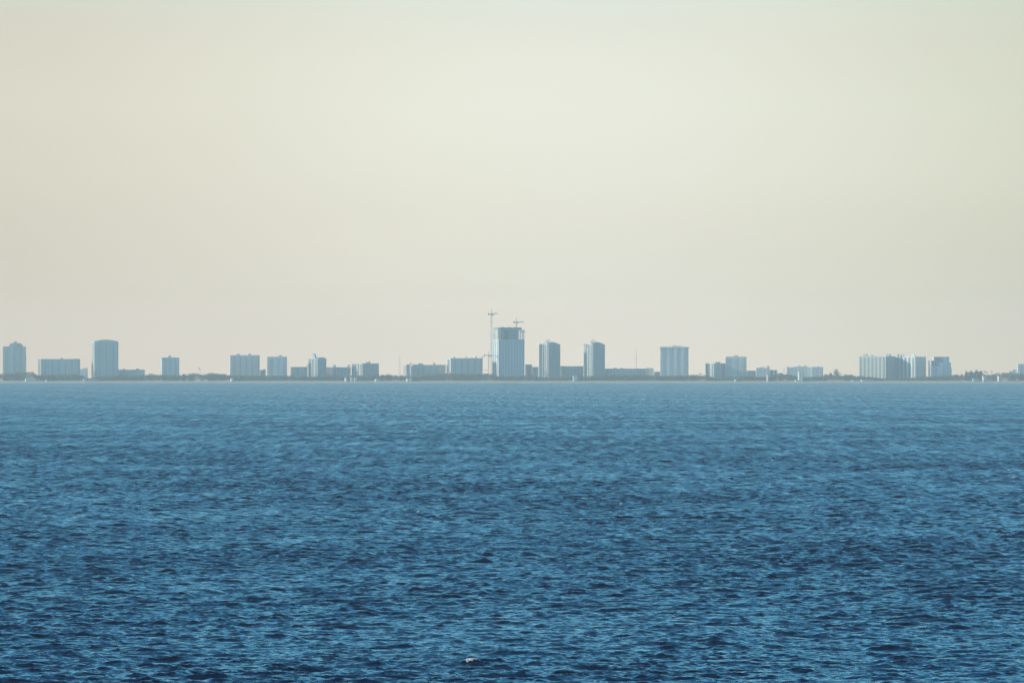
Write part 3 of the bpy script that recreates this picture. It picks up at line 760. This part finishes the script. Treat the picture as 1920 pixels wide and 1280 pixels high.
L(mr(sep.outputs[2], -.005, .062, 0, 1, False), cr.inputs[0])
vm = nt.nodes.new('ShaderNodeMix'); vm.data_type = 'RGBA'; vm.blend_type = 'MULTIPLY'; vm.inputs[0].default_value = 1
L(cr.outputs[0], vm.inputs[6])
# brightness of the veil: brighter about the middle of the view, warmer to the left, plus faint mottling
glow = mr(math_('ABSOLUTE', math_('ADD', sep.outputs[0], -.005)), 0.0, .11, 1.06, .83)
mot = mr(nz.outputs[0], .3, .7, .97, 1.03, False)
gm = math_('MULTIPLY', glow, mot)
cc = nt.nodes.new('ShaderNodeCombineColor')
L(math_('MULTIPLY', gm, mr(sep.outputs[0], -.09, .02, 1.06, 1.0)), cc.inputs[0]); L(gm, cc.inputs[1]); L(math_('MULTIPLY', math_('MULTIPLY', gm, mr(sep.outputs[0], -.09, .02, .95, 1.0)), mr(sep.outputs[0], .01, .09, 1.0, .93)), cc.inputs[2])
L(cc.outputs[0], vm.inputs[7])
SKY_K = 0.15; VEIL_K = 0.86
sk = nt.nodes.new('ShaderNodeMix'); sk.data_type = 'RGBA'; sk.blend_type = 'MULTIPLY'; sk.inputs[0].default_value = 1; sk.inputs[7].default_value = (.33, .88, 1.2, 1)
tint = nt.nodes.new('ShaderNodeValToRGB'); tint.color_ramp.interpolation = 'EASE'
te = tint.color_ramp.elements
for p_, c_ in ((0.0, (.25, .5, .5)), (.16, (.25, .575, .65)), (.30, (.15, .45, .56)), (.5, (.03, .12, .23)), (1.0, (.05, .10, .16))):
    e = te[0] if p_ == 0 else (te[-1] if p_ == 1.0 else te.new(p_)); e.color = (*c_, 1); e.position = p_
L(sep.outputs[2], tint.inputs[0])
t3 = nt.nodes.new('ShaderNodeVectorMath'); t3.operation = 'SCALE'; t3.inputs['Scale'].default_value = 2.65
L(tint.outputs[0], t3.inputs[0]); L(t3.outputs[0], sk.inputs[7])
L(sky.outputs[0], sk.inputs[6])
vs = nt.nodes.new('ShaderNodeVectorMath'); vs.operation = 'SCALE'; vs.inputs['Scale'].default_value = VEIL_K / SKY_K; L(vm.outputs[2], vs.inputs[0])
mx = nt.nodes.new('ShaderNodeMix'); mx.data_type = 'RGBA'; L(veil, mx.inputs[0]); L(sk.outputs[2], mx.inputs[6]); L(vs.outputs[0], mx.inputs[7])
L(mx.outputs[2], bg.inputs['Color']); bg.inputs['Strength'].default_value = SKY_K

ld = bpy.data.lights.new('sun', 'SUN'); ld.energy = 2.9; ld.angle = math.radians(.5); ld.color = (1, .90, .74)
lo = bpy.data.objects.new('sun', ld); COL.objects.link(lo)
sd = Vector((math.sin(SUN_AZ) * math.cos(SUN_EL), math.cos(SUN_AZ) * math.cos(SUN_EL), math.sin(SUN_EL)))
lo.rotation_euler = sd.to_track_quat('Z', 'Y').to_euler(); lo.location = (0, 0, 200)

# ---------------------------------------------------------------- camera
cd = bpy.data.cameras.new('camera'); cam = bpy.data.objects.new('camera', cd); COL.objects.link(cam)
cd.sensor_width = 36; cd.lens = 36 * F / 1920; cd.clip_start = 1; cd.clip_end = 120000
cam.location = (0, 0, CAMH); cam.rotation_euler = (math.radians(90) + math.atan((LEVEL - 640 + 1.4) / F), 0, 0)
S.camera = cam

S.view_settings.view_transform = 'Standard'; S.view_settings.look = 'None'; S.view_settings.exposure = 0.5; S.view_settings.gamma = 1
S.render.engine = 'CYCLES'
S.cycles.use_denoising = True
S.cycles.max_bounces = 4; S.cycles.volume_bounces = 0; S.cycles.use_adaptive_sampling = False
